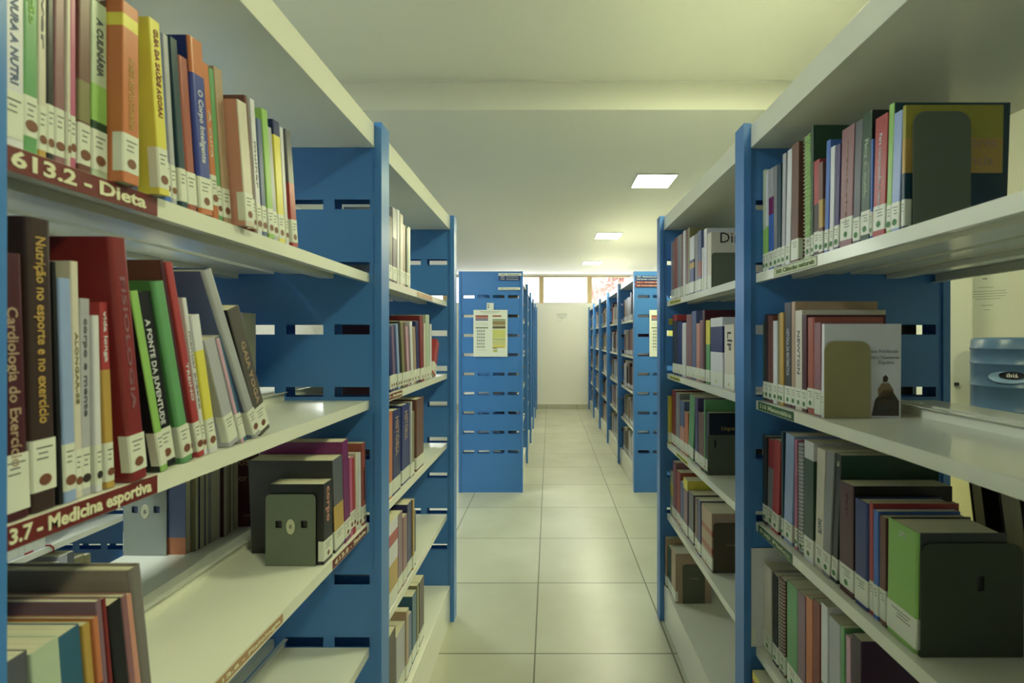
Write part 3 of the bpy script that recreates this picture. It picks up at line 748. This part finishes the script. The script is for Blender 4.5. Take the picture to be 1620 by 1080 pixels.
# ---- right row, second bay
re_ = row('R', .60, z0, 'second right bay, top shelf', [
 (1125, 1119, None, 371, 'cream', dict(w=.19, face=[('Dir', .030, .188, .055, 'black'), ('Dicionário', .085, .218, .014, 'olive')], cap='book behind the grey bookend')),
 (1118, 1113.5, None, 364, 'white', dict(w=.2)), (1113, 1110, None, 393, 'white', {}), (1109.5, 1104, None, 367, 'slate', dict(bands=[(.25, .5, 'terracotta')])), (1103.5, 1099, None, 372, 'grey', {}),
 (1098, 1091.5, None, 377, 'dark blue', dict(bands=[(.45, .55, 'mustard'), (.6, 1, 'white')])), (1091, 1088.3, None, 362, 'olive', dict(w=.13)), (1088, 1084.5, None, 365, 'brown', {}),
 (1084, 1080.5, None, 367, 'white', {}), (1080, 1078, None, 371, 'dark red', dict(coil='light')), (1077.5, 1071.5, None, 375, 'grey', {}), (1071, 1067.5, None, 378, 'terracotta', {}),
 (1067, 1063, None, 384, 'rose brown', dict(coil='light')), (1062.5, 1058.5, None, 386, 'pale blue', {}),
], dot=None, detail=1, ymax=2.33)
row('R', .60, z1, 'second right bay, second shelf', [
 (1161, 1146, None, 514, 'cream', dict(w=.12, t=('LÍP', 'black', .6, .9), p=-.0)),
 (1143, 1124, None, 504, 'white', dict(w=.14, bands=[(.5, .87, 'navy')], lname='white and navy')),
 (1122.5, 1116.5, None, 507, 'green', dict(bands=[(.62, 1, 'yellow')], lname='yellow and green')),
 (1116, 1112.5, None, 491, 'maroon', dict(w=.22, face=[('lingua', .115, .242, .026, 'mustard')])), (1112, 1107, None, 507, 'rose brown', {}), (1106.5, 1101.5, None, 512, 'salmon', {}),
 (1101, 1094.5, None, 493, 'slate', dict(w=.12)), (1094, 1086, None, 498, 'rose brown', {}), (1085, 1079.5, None, 511, 'white', dict(dot=None)), (1079, 1071.5, None, 509, 'navy', dict(w=.1)), (1071, 1064, None, 499, 'charcoal', dict(w=.16, bands=[(.9, 1, 'red')])),
], dot=DY, detail=1, ymax=2.33)
rf = row('R', .60, z2, 'second right bay, third shelf', [
 (1122, 1116.5, None, 651, 'black', dict(w=.2, bands=[], face=[('Língua Portuguesa', .045, .175, .020, 'mustard')], cap='book above the dark bookend')),
 (1116, 1114, None, 632, 'green', dict(w=.12)), (1113.5, 1104.5, None, 651, 'brown', dict(hard=True)), (1104, 1099.5, None, 628, 'purple', {}),
 (1099, 1091, 1094, 627, 'green', {}), (1090, 1084.5, None, 651, 'orange', {}), (1084, 1077, None, 633, 'slate', dict(bands=[(0, .5, 'salmon')])), (1076.5, 1070.5, None, 621, 'grey', {}), (1070, 1063.5, None, 616, 'dark red', dict(w=.22)),
 (1062.5, 1056.5, None, 626, 'yellow', dict(p=.015)),
], dot=DY, detail=1, ymax=2.33)
rg = row('R', .60, z3, 'second right bay, fourth shelf', [
 (1126, 1109.5, None, 795, 'tan', dict(w=.16, bands=[(.3, .4, 'terracotta'), (.6, .7, 'terracotta')])), (1108.5, 1103.5, None, 788, 'dark blue', dict(w=.17)), (1103, 1099.5, None, 786, 'brown', {}),
 (1097, 1089, None, 775, 'dark grey', dict(w=.16)), (1088, 1081.5, None, 755, 'mauve', dict(w=.12, bands=[(.82, 1, 'yellow')])), (1080.5, 1076.5, None, 760, 'slate', {}), (1076, 1070, None, 742, 'terracotta', dict(w=.12)),
 (1069, 1064.5, None, 728, 'rose brown', dict(w=.16)), (1064, 1058.5, None, 741, 'pale green', dict(w=.1, bands=[(.45, .75, 'yellow')])),
], dot=DY, detail=1, ymax=2.33)
rh = row('R', .58, BASE, 'second right bay, bottom shelf', [
 (1068.5, 1062, None, 865, 'tan', dict(w=.165)), (1061.5, 1056.5, None, 861, 'dark green', dict(w=.15)), (1056, 1053, None, 850, 'tan', dict(w=.18, p=.008)),
], dot=None, detail=1, ymax=2.33)

for k, z in ((0, z0), (1, z1), (2, z2)):  # dark books added behind the end panel so its slots stay dark
    back_row('added row behind second right bay, %s shelf' % ('top', 'second', 'third')[k], z, [(1.39 + .034 * i, 1.39 + .034 * i + .031, 1.085 + (.17 + .004 * i) - .17, .17, .25 - .01 * i, c, {}) for i, c in enumerate([('dark brown', 'charcoal', 'navy', 'dark green'), ('black', 'maroon', 'charcoal', 'dark brown'), ('charcoal', 'dark blue', 'black', 'brown')][k])], side=1)

# ---- the row one aisle to the left, glimpsed below
def filler_row(case_name, x, sx, y0, y1, z, names, hmin, hmax, seed, tmin=.014, tmax=.035, detail=1):
    rnd = random.Random(seed); y = y0; recs = []
    while y < y1 - tmax:
        t = rnd.uniform(tmin, tmax)
        _, r_ = add_book(rnd.choice(names), t, rnd.uniform(hmin, hmax), .15, x, y, z + .001, sx, group='books on ' + case_name, detail=detail, dot=None); recs.append(r_); y += t + .0006
    finish(recs, case_name); return recs
filler_row('neighbouring bookcase, fourth shelf', XA - W - 1.0 - .045, -1, 1.785, 1.98, z3, ['white', 'mustard', 'blue', 'white', 'red', 'black'], .18, .23, 3, .02, .045)
filler_row('neighbouring bookcase, bottom shelf', XA - W - 1.0 - .03, -1, 1.86, 2.16, BASE, ['dark grey', 'pale grey', 'olive', 'charcoal', 'brown'], .24, .30, 4, .02, .05)

# ---- far right row: the nearest bay book by book, the bays behind it as one mass
SP = .765 + .047
FARC = ['tan', 'brown', 'cream', 'rose brown', 'grey', 'olive', 'maroon', 'pale grey', 'terracotta', 'dark brown', 'white']
for k, z in enumerate(LV + [BASE]):
    rnd = random.Random(20 + k); recs = []; y = 4.56
    nm = 'far row %s shelf' % ['top', 'second', 'third', 'fourth', 'bottom'][k]
    while y < 5.16:
        t = rnd.uniform(.038, .062); c = rnd.choice(FARC); h = rnd.uniform(.21, .28)
        bm, mats, ct = book_mesh(t, h, .17, 1, c, [(.03, .2, 'white')], False)
        n0 = len(bm.faces); box(bm, ct * 1.3, .169, ct, t - ct, .001, h - .001); mats.append(M_PAGES); setmi(bm, n0, len(mats) - 1)
        o = link('book', bm, mats, None, (SP + rnd.uniform(0, .012), y, z + .001)); tag(o, '', 'book', 'books on ' + nm)
        NBOOK[0] += 1; recs.append(dict(o=o, c=c, t=t * .6, h=h, coil=None, cap=None)); y += t + .001
    finish(recs, nm)
def far_mass(x0, sx, bays, seed, label):
    bm = bmesh.new(); mats = [cmat(c) for c in FARC + ['pale blue']] + [M_LABEL, M_PAGES]
    rnd = random.Random(seed)
    for bay in bays:
        for k, z in enumerate(LV + [BASE]):
            y = 4.25 + bay + .075; ye = 4.25 + bay + .985 - (.05 if bay == 4 else 0)
            while y < ye - .04:
                t = rnd.uniform(.018, .04)
                if rnd.random() < .05: y += .05; continue
                h = rnd.uniform(.19, .28); x = x0 + sx * rnd.uniform(0, .014); mi = rnd.randrange(len(FARC) + (1 if bay == 1 else 0))
                box(bm, min(x, x + sx * .16), max(x, x + sx * .16), y, y + t, z + .0015, z + h, mi)
                quad(bm, [(x - sx * .0005, y, z + .008), (x - sx * .0005, y + t, z + .008), (x - sx * .0005, y + t, z + .05), (x - sx * .0005, y, z + .05)], len(FARC) + 1)
                y += t + .0008
    o = link('book', bm, mats); tag(o, label, 'books', kind='stuff')
far_mass(SP, 1, range(1, 5), 5, 'brown, cream and grey books filling the far right shelves beyond the first bay')
far_mass(-.8216 + .047, 1, range(1, 5), 8, 'books on the hidden side of the far left row seen through slots')
far_mass(-.2416 - .047, -1, range(0, 5), 6, 'books on the aisle side of the far left row behind its end panel')
bk = rc[0]['o']; bm = bmesh.new()
def poly(pts, mi): 
    f = bm.faces.new([bm.verts.new((p[0], -.0006, p[1])) for p in pts]); f.material_index = mi
poly([(.104, .004), (.164, .004), (.164, .036), (.150, .058), (.132, .062), (.112, .040)], 0)
poly([(.120, .040), (.148, .040), (.152, .060), (.142, .076), (.126, .076), (.117, .062)], 1)
poly([(.129, .078), (.138, .078), (.140, .088), (.134, .094), (.128, .088)], 0)
poly([(.112, .014), (.150, .010), (.146, .026), (.116, .030)], 2)
link('cover_picture', bm, [mat('printed_dark_brown', (.05, .035, .025), .5), mat('printed_ochre', (.22, .15, .08), .5), mat('printed_grey', (.12, .13, .12), .5)], bk)

# ------------------------------------------------------------------ bookends
def before(rec): return rec[0]['o'].location.y - .0025 - max(0, math.sin(rec[0]['o'].rotation_euler.x)) * .2
def bookend(label, x0, x1, y, z, h, m, foot=1, slots=True, badge=True, r=.012, hole=None, lean=0):
    t = thing('bookend', label, 'bookend', ((x0 + x1) / 2, y, z)); hw = (x1 - x0) / 2
    t.rotation_euler = (lean, 0, 0)
    holes = []
    if slots:
        for cx in (-hw * .48, hw * .54):
            holes.append(rrect(cx - .0075, cx + .0075, h * .53, h * .53 + .017, .002))
    if hole: holes.append(rrect(*hole, .003))
    M = frame((0, 0, 0), (1, 0, 0), (0, 0, 1), (0, -1, 0))
    flat_shape('upright_plate', rrect(-hw, hw, .001, h, r, .001), holes, .0014, M, m, t)
    bm = bmesh.new(); box(bm, -hw, hw, .0008, .09, .0001, .0008); link('foot_plate', bm, m, t)
    if badge:
        bm = bmesh.new(); n = 20
        for rx, rz, yy in ((.0095, .0165, -.0015),):
            ring = [bm.verts.new((rx * math.cos(2 * math.pi * k / n), yy, h * .55 + rz * math.sin(2 * math.pi * k / n))) for k in range(n)]
            ring2 = [bm.verts.new((v.co.x * 1.05, -.0007, h * .55 + (v.co.z - h * .55) * 1.05)) for v in ring]
            bm.faces.new(ring)
            for k in range(n): bm.faces.new((ring[k], ring[(k + 1) % n], ring2[(k + 1) % n], ring2[k]))
        text_into(bm, 'B', frame((-.003, -.0017, h * .55), (1, 0, 0), (0, 0, 1), (0, -1, 0)), .012, 1)
        link('badge', bm, [mat('pale_badge', (.6, .6, .45), .3), M_PRINT], t)
    return t
bookend('grey-green bookend with two slots and an oval badge before small black book', -.643, -.530, ra[0]['o'].location.y - .004, z2, .163, M_GREY, r=.01)
bookend('grey bookend on the back shelf below Medicina esportiva beside orange cover', -1.012, -.910, 1.118, z2, .19, mat('light_grey_metal', (.30, .34, .32), .4), r=.01)
bookend('tall grey bookend against the yellow and teal book', .611, .708, before(rb), z0, .200, mat('grey_metal_smooth', (.13, .155, .115), .4), slots=False, badge=False, r=.022)
bookend('beige bookend standing before the white mathematics book', .597, .698, before(rc), z1, .168, mat('beige_metal', (.30, .27, .13), .45), slots=False, badge=False, r=.022)
bookend('large dark bookend with a round hole beside the thick green book', .600, .766, before(rd), z2, .185, mat('dark_metal', (.055, .065, .045), .45), slots=False, badge=False, r=.02, hole=(.008, .020, .108, .132))
bookend('grey bookend hiding the cream dictionary in the right second bay', .600, .74, before(re_), z0, .135, mat('grey_metal_smooth', (.13, .155, .115), .4), slots=False, badge=False, r=.012)
bookend('dark bookend with a short slot on the third shelf of right second bay', .595, .74, before(rf), z2, .152, mat('dark_grey_metal', (.09, .10, .075), .45), slots=False, badge=False, r=.01, hole=(-.048, -.040, .105, .135))
bookend('brown bookend at the end of the fourth shelf in right second bay', .605, .74, before(rg), z3, .185, mat('brown_metal', (.085, .06, .035), .45), slots=False, badge=False, r=.014, hole=(-.02, .03, .100, .106))
bookend('dark grey bookend on the white bottom shelf of right second bay', .612, .714, before(rh), BASE, .18, mat('dark_grey_metal', (.09, .10, .075), .45), slots=False, badge=False, r=.018, hole=(-.02, .022, .110, .118))

# scraps of paper, rubber band
bm = bmesh.new()
yb = ra[1]['o'].location.y; hb = ra[1]['h']
quad(bm, [(-.595, yb - .0012, z2 + hb - .055), (-.565, yb - .0012, z2 + hb - .06), (-.567, yb - .0012, z2 + hb - .006), (-.577, yb - .0012, z2 + hb - .012)])
quad(bm, [(-.567, yb - .0013, z2 + hb - .03), (-.565, yb - .0013, z2 + hb - .06), (-.559, yb - .004, z2 + hb - .05), (-.562, yb - .004, z2 + hb - .02)])
tag(link('paper_scrap', bm, mat('torn_paper', (.62, .60, .42), .7), solid=.0004), 'torn cream paper scrap stuck on the charcoal book by the bookend', 'paper')
bm = bmesh.new(); xs = XA - W - 1.0 - .0365; yb = 1.962
tube(bm, [(xs + .003, yb, z3 + .004), (xs + .004, yb + .012, z3 - .012), (xs + .003, yb + .014, z3 - .03), (xs - .02, yb + .012, z3 - .031), (xs - .05, yb, z3 - .03)], .003, 6)
tube(bm, [(xs + .003, yb, z3 + .004), (xs - .04, yb - .01, z3 + .004)], .003, 6)
tag(link('rubber_band', bm, mat('red_rubber', (.35, .03, .02), .5), smooth=True), 'red band looped over the edge of the left neighbouring bookcase shelf', 'band')

# ------------------------------------------------------------------ notices on the end panels and walls
def notice(label, x0, x1, z0_, z1_, y, rows, name='notice_sheet', side=None):
    t = thing(name, label, 'notice', ((x0 + x1) / 2, y, z0_)); hw = (x1 - x0) / 2
    bm = bmesh.new(); box(bm, -hw, hw, -.0008, 0, 0, z1_ - z0_, 0)
    mats = [M_PAPER]
    for (a, b_, c, d, rgb) in rows:
        mats.append(mat('print', rgb, .6)); H = z1_ - z0_
        box(bm, -hw + a * 2 * hw, -hw + b_ * 2 * hw, -.0012, -.0008, H * (1 - d), H * (1 - c), len(mats) - 1)
    link('sheet', bm, mats, t)
    return t
rows = [(.2, .78, .035, .045, (.3, .3, .25)), (.28, .7, .065, .072, (.4, .4, .35)),
        (.06, .43, .115, .15, (.28, .06, .05)), (.06, .43, .155, .19, (.45, .14, .12)), (.06, .43, .195, .23, (.14, .16, .32)),
        (.06, .43, .285, .29, (.35, .36, .3)), (.06, .43, .32, .325, (.35, .36, .3)), (.06, .43, .37, .395, (.18, .22, .14)),
        (.56, .82, .115, .15, (.36, .13, .06)), (.56, .94, .2, .225, (.12, .22, .06)), (.56, .94, .235, .32, (.30, .22, .10)), (.56, .94, .325, .345, (.42, .33, .2)), (.56, .94, .35, .40, (.12, .10, .05)),
        (.56, .94, .415, .60, (.62, .62, .20)), (.56, .94, .61, .64, (.42, .45, .14)), (.56, .94, .645, .755, (.60, .60, .28)), (.56, .94, .757, .785, (.75, .66, .10)), (.56, .92, .79, .81, (.5, .36, .06)), (.56, .7, .815, .83, (.1, .08, .05)), (.58, .7, .85, .90, (.5, .55, .15)),
        (.1, .4, .855, .86, (.35, .35, .3))]
for rr_ in range(6):
    for cc_ in range(4):
        for zz in (0, .018, .030):
            rows.append((.10 + cc_ * .062, .145 + cc_ * .062, .43 + rr_ * .068 + zz, .438 + rr_ * .068 + zz, (.06, .07, .06)))
YE = 4.25 - .0002
notice('white classification chart with red and yellow rows on the far left blue panel', -.687, -.379, 1.2285, 1.651, YE, rows)
notice('white classification chart half hidden on the far right blue panel', .903, 1.211, 1.2285, 1.651, YE, rows)
def small(label, x0, x1, z0_, z1_, y, text, bgm, fgm, size, name='label_card', bold=0.01, fit=True):
    t = thing(name, label, 'label', ((x0 + x1) / 2, y, z0_)); hw = (x1 - x0) / 2; H = z1_ - z0_
    bm = bmesh.new(); box(bm, -hw, hw, -.0008, 0, 0, H, 0)
    text_into(bm, text, frame((-hw * .86, -.0012, H / 2), (1, 0, 0), (0, 0, 1), (0, -1, 0)), size, 1, fit=(2 * hw * .84 if fit else None), bold=bold)
    link('card', bm, [bgm, fgm], t); return t
def pz(y): return EYE + (VY - y) / 175.1
def px_(x): return (x - VX) / 175.1
small('little white tag numbered 2 above the left chart', px_(770), px_(781), 1.652, pz(479), YE, '2', M_PAPER, M_PRINT, .045, 'number_tag', fit=False)
M_DB = mat('dark_blue_strip', (.03, .06, .22), .5); M_MR = mat('red_strip', (.22, .03, .03), .5)
small('white strip at the top corner of the far left panel', px_(788.5), px_(825), pz(436), pz(432), YE, '370 - Educação', M_PAPER, M_PRINT, .016)
small('upper dark blue strip below the white one on the far left panel', px_(789), px_(823), pz(439.6), pz(436.4), YE, '380  Comércio', M_DB, M_PAPER, .013)
small('lower dark blue strip on the far left panel', px_(789), px_(823), pz(443), pz(440), YE, '390  Costumes', M_DB, M_PAPER, .013)
small('pale strip just above the slots of the far left panel', px_(788), px_(823), pz(458.5), pz(454.5), YE, '400 Linguagem', M_PAPER, mat('pale_print', (.35, .36, .3), .5), .014)
for y0, y1, tx, bgm, lb in ((436, 439.4, '330 - Economia geral', M_DB, 'topmost blue'), (440, 443.2, '340 Direito, constituição', M_DB, 'second blue'), (444.6, 448.4, '341.2 - Processo civil', M_MR, 'upper red'), (449.6, 453.6, '345 Criminologia penal', M_MR, 'lower red')):
    small('%s strip on the far right blue panel' % lb, px_(1004.5), px_(1046), pz(y1), pz(y0), YE, tx, bgm, M_PAPER, .014)
notice('small grey lettered notice on the white far wall', (880 - VX) / 80.2, (898 - VX) / 80.2, 1.70, 1.885, YF - .0002,
       [(.05, .95, .05, .11, (.35, .36, .33)), (.05, .95, .2, .26, (.42, .43, .4)), (.1, .9, .35, .40, (.42, .43, .4)), (.3, .7, .5, .55, (.3, .3, .28)), (.1, .5, .75, .78, (.5, .5, .46))], 'wall_notice')
small('small yellow tag on the blue panel of the right second bay', .5905, .620, 1.463, 1.492, YB2 + .0155, '410', M_YEL, M_OLIVE, .012)
notice('white printed sheet taped to the wall above the water bottle', 2.02, 2.235, 1.47, 1.78, SY - .0002,
       [(.42, .52, .30, .315, (.2, .2, .18)), (.3, .66, .44, .447, (.3, .3, .27)), (.12, .92, .50, .507, (.3, .3, .27)), (.12, .95, .54, .547, (.3, .3, .27)), (.12, .92, .58, .587, (.3, .3, .27)), (.22, .8, .62, .627, (.3, .3, .27)), (.36, .62, .72, .728, (.3, .3, .27)), (.42, .55, .79, .798, (.3, .3, .27))], 'printed_sheet').rotation_euler = (0, R(-3), 0)
bm = bmesh.new(); box(bm, -.009, .009, -.006, 0, -.007, .007)
tag(link('wall_plug', bm, mat('dark_plastic', (.03, .03, .03), .5), loc=(1.902, 2.1998, 1.182)), 'tiny dark plug on the wall pillar by the water bottle', 'plug')

# ------------------------------------------------------------------ water dispenser and bottle
JX, JY = 1.945, 1.955
t = thing('water_dispenser', 'cream water dispenser by the right wall, partly hidden by shelves', 'water dispenser', (JX, JY, 0))
M_CR = mat('cream_plastic', (.72, .66, .36), .4)
bm = bmesh.new(); hw = .16
box(bm, -hw, hw, -.10, .16, 0, .60); box(bm, -hw, hw, .02, .16, .60, .84); box(bm, -hw, -hw + .03, -.10, .02, .60, .84); box(bm, hw - .03, hw, -.10, .02, .60, .84); box(bm, -hw, hw, -.10, .16, .84, .97)
link('body', bm, M_CR, t, bevel=.008)
bm = bmesh.new(); lathe(bm, [(.12, .97), (.135, .975), (.135, 1.0), (.06, 1.0)], 0, .02); link('bottle_seat', bm, M_CR, t, smooth=False)
for dx in (-.06, .06):
    bm = bmesh.new(); tube(bm, [(dx, .02, .78), (dx, -.03, .78), (dx, -.045, .75)], .012, 10); link('tap', bm, mat('tap_plastic', (.1, .12, .3) if dx < 0 else (.35, .05, .05), .3), t, smooth=True)
bm = bmesh.new(); box(bm, -.12, .12, -.098, .015, .601, .612); link('drip_tray', bm, mat('dark_plastic', (.03, .03, .03), .5), t)
m = mat('blue_bottle_plastic', (.070, .14, .28), .30, .4, .04, 8); m.node_tree.nodes['Principled BSDF'].inputs['Transmission Weight'].default_value = .25
t = thing('water_bottle', 'upturned translucent blue water bottle standing on the cream dispenser', 'bottle', (JX, JY + .02, 1.0))
r0 = .134; prof = [(.03, 0), (.03, .012), (.055, .03), (.11, .05), (r0, .075)]
for zc in (.10, .197, .29, .353): prof += [(r0, zc - .006), (r0 + .0028, zc - .002), (r0 + .0028, zc + .002), (r0, zc + .006)]
prof = sorted(prof, key=lambda q: q[1]); prof += [(r0 - .002, .388), (r0 - .012, .398), (.05, .40)]
bm = bmesh.new(); lathe(bm, prof, 0, 0, 48); link('body', bm, m, t, smooth=True)
bm = bmesh.new()
ang = -2.36
def onc(u, v, r=r0 + .006): a = ang + u / r0; return (r * math.cos(a), r * math.sin(a), v)
def oval(rx, rz, rr0, mi, zc=.245, du=0.0):
    c = bm.verts.new(onc(du, zc, rr0)); ring = [bm.verts.new(onc(du + rx * math.cos(k * math.pi / 14), zc + rz * math.sin(k * math.pi / 14), rr0)) for k in range(28)]
    for k in range(28): bm.faces.new((c, ring[k], ring[(k + 1) % 28])).material_index = mi
oval(.060, .024, r0 + .004, 2, .238, -.012); oval(.038, .0155, r0 + .0055, 0, .247, .0)
tb = bmesh.new(); text_into(tb, 'ibiá', Matrix.Identity(4), .024, 0, bold=.0)
cxm = max(v.co.x for v in tb.verts) / 2
mp = {v: bm.verts.new(onc((v.co.x - cxm), .247 + v.co.y, r0 + .0066 + v.co.z)) for v in tb.verts}
for f in tb.faces: bm.faces.new([mp[v] for v in f.verts]).material_index = 1
tb.free()
link('logo', bm, [mat('logo_black', (.01, .012, .02), .3), mat('logo_white', (.8, .8, .8), .4), mat('logo_blue', (.22, .34, .55), .3)], t)

# ------------------------------------------------------------------ tree outside the far windows
t = thing('tree', 'overexposed, pinkish brown tree outside the far right window', 'tree', (2.75, 14.0, -0.8))
bm = bmesh.new()
tube(bm, [(0, 0, 0), (.05, 0, 2.2), (-.05, .1, 3.6), (-.1, .1, 4.6)], .14, 10)
for a in range(6):
    ca, sa = math.cos(a * 1.05), math.sin(a * 1.05)
    tube(bm, [(0, 0, 2.4 + .2 * a), (ca * .7, sa * .5, 3.3 + .15 * a), (ca * 1.4, sa * .9, 3.9 + .2 * a)], .045, 6)
link('trunk', bm, mat('pale_bark', (.45, .30, .24), .9), t, smooth=True)
bm = bmesh.new(); rnd = random.Random(9)
for k in range(2600):
    u = Vector((rnd.gauss(0, 1), rnd.gauss(0, 1), rnd.gauss(0, 1))).normalized() * rnd.random() ** .4
    p = Vector((u.x * 1.75, u.y * 1.2, 3.9 + u.z * 1.3)); s = rnd.uniform(.08, .15)
    a = Vector((rnd.gauss(0, 1), rnd.gauss(0, 1), rnd.gauss(0, 1))).normalized(); b_ = a.orthogonal().normalized()
    quad(bm, [p - a * s, p - b_ * s * .5, p + a * s, p + b_ * s * .5])
link('foliage', bm, mat('overexposed_leaves', (.62, .40, .34), .8, noise=.3, nscale=2), t)  # pink tone of overexposure put into the leaf colour

print('books', NBOOK[0])
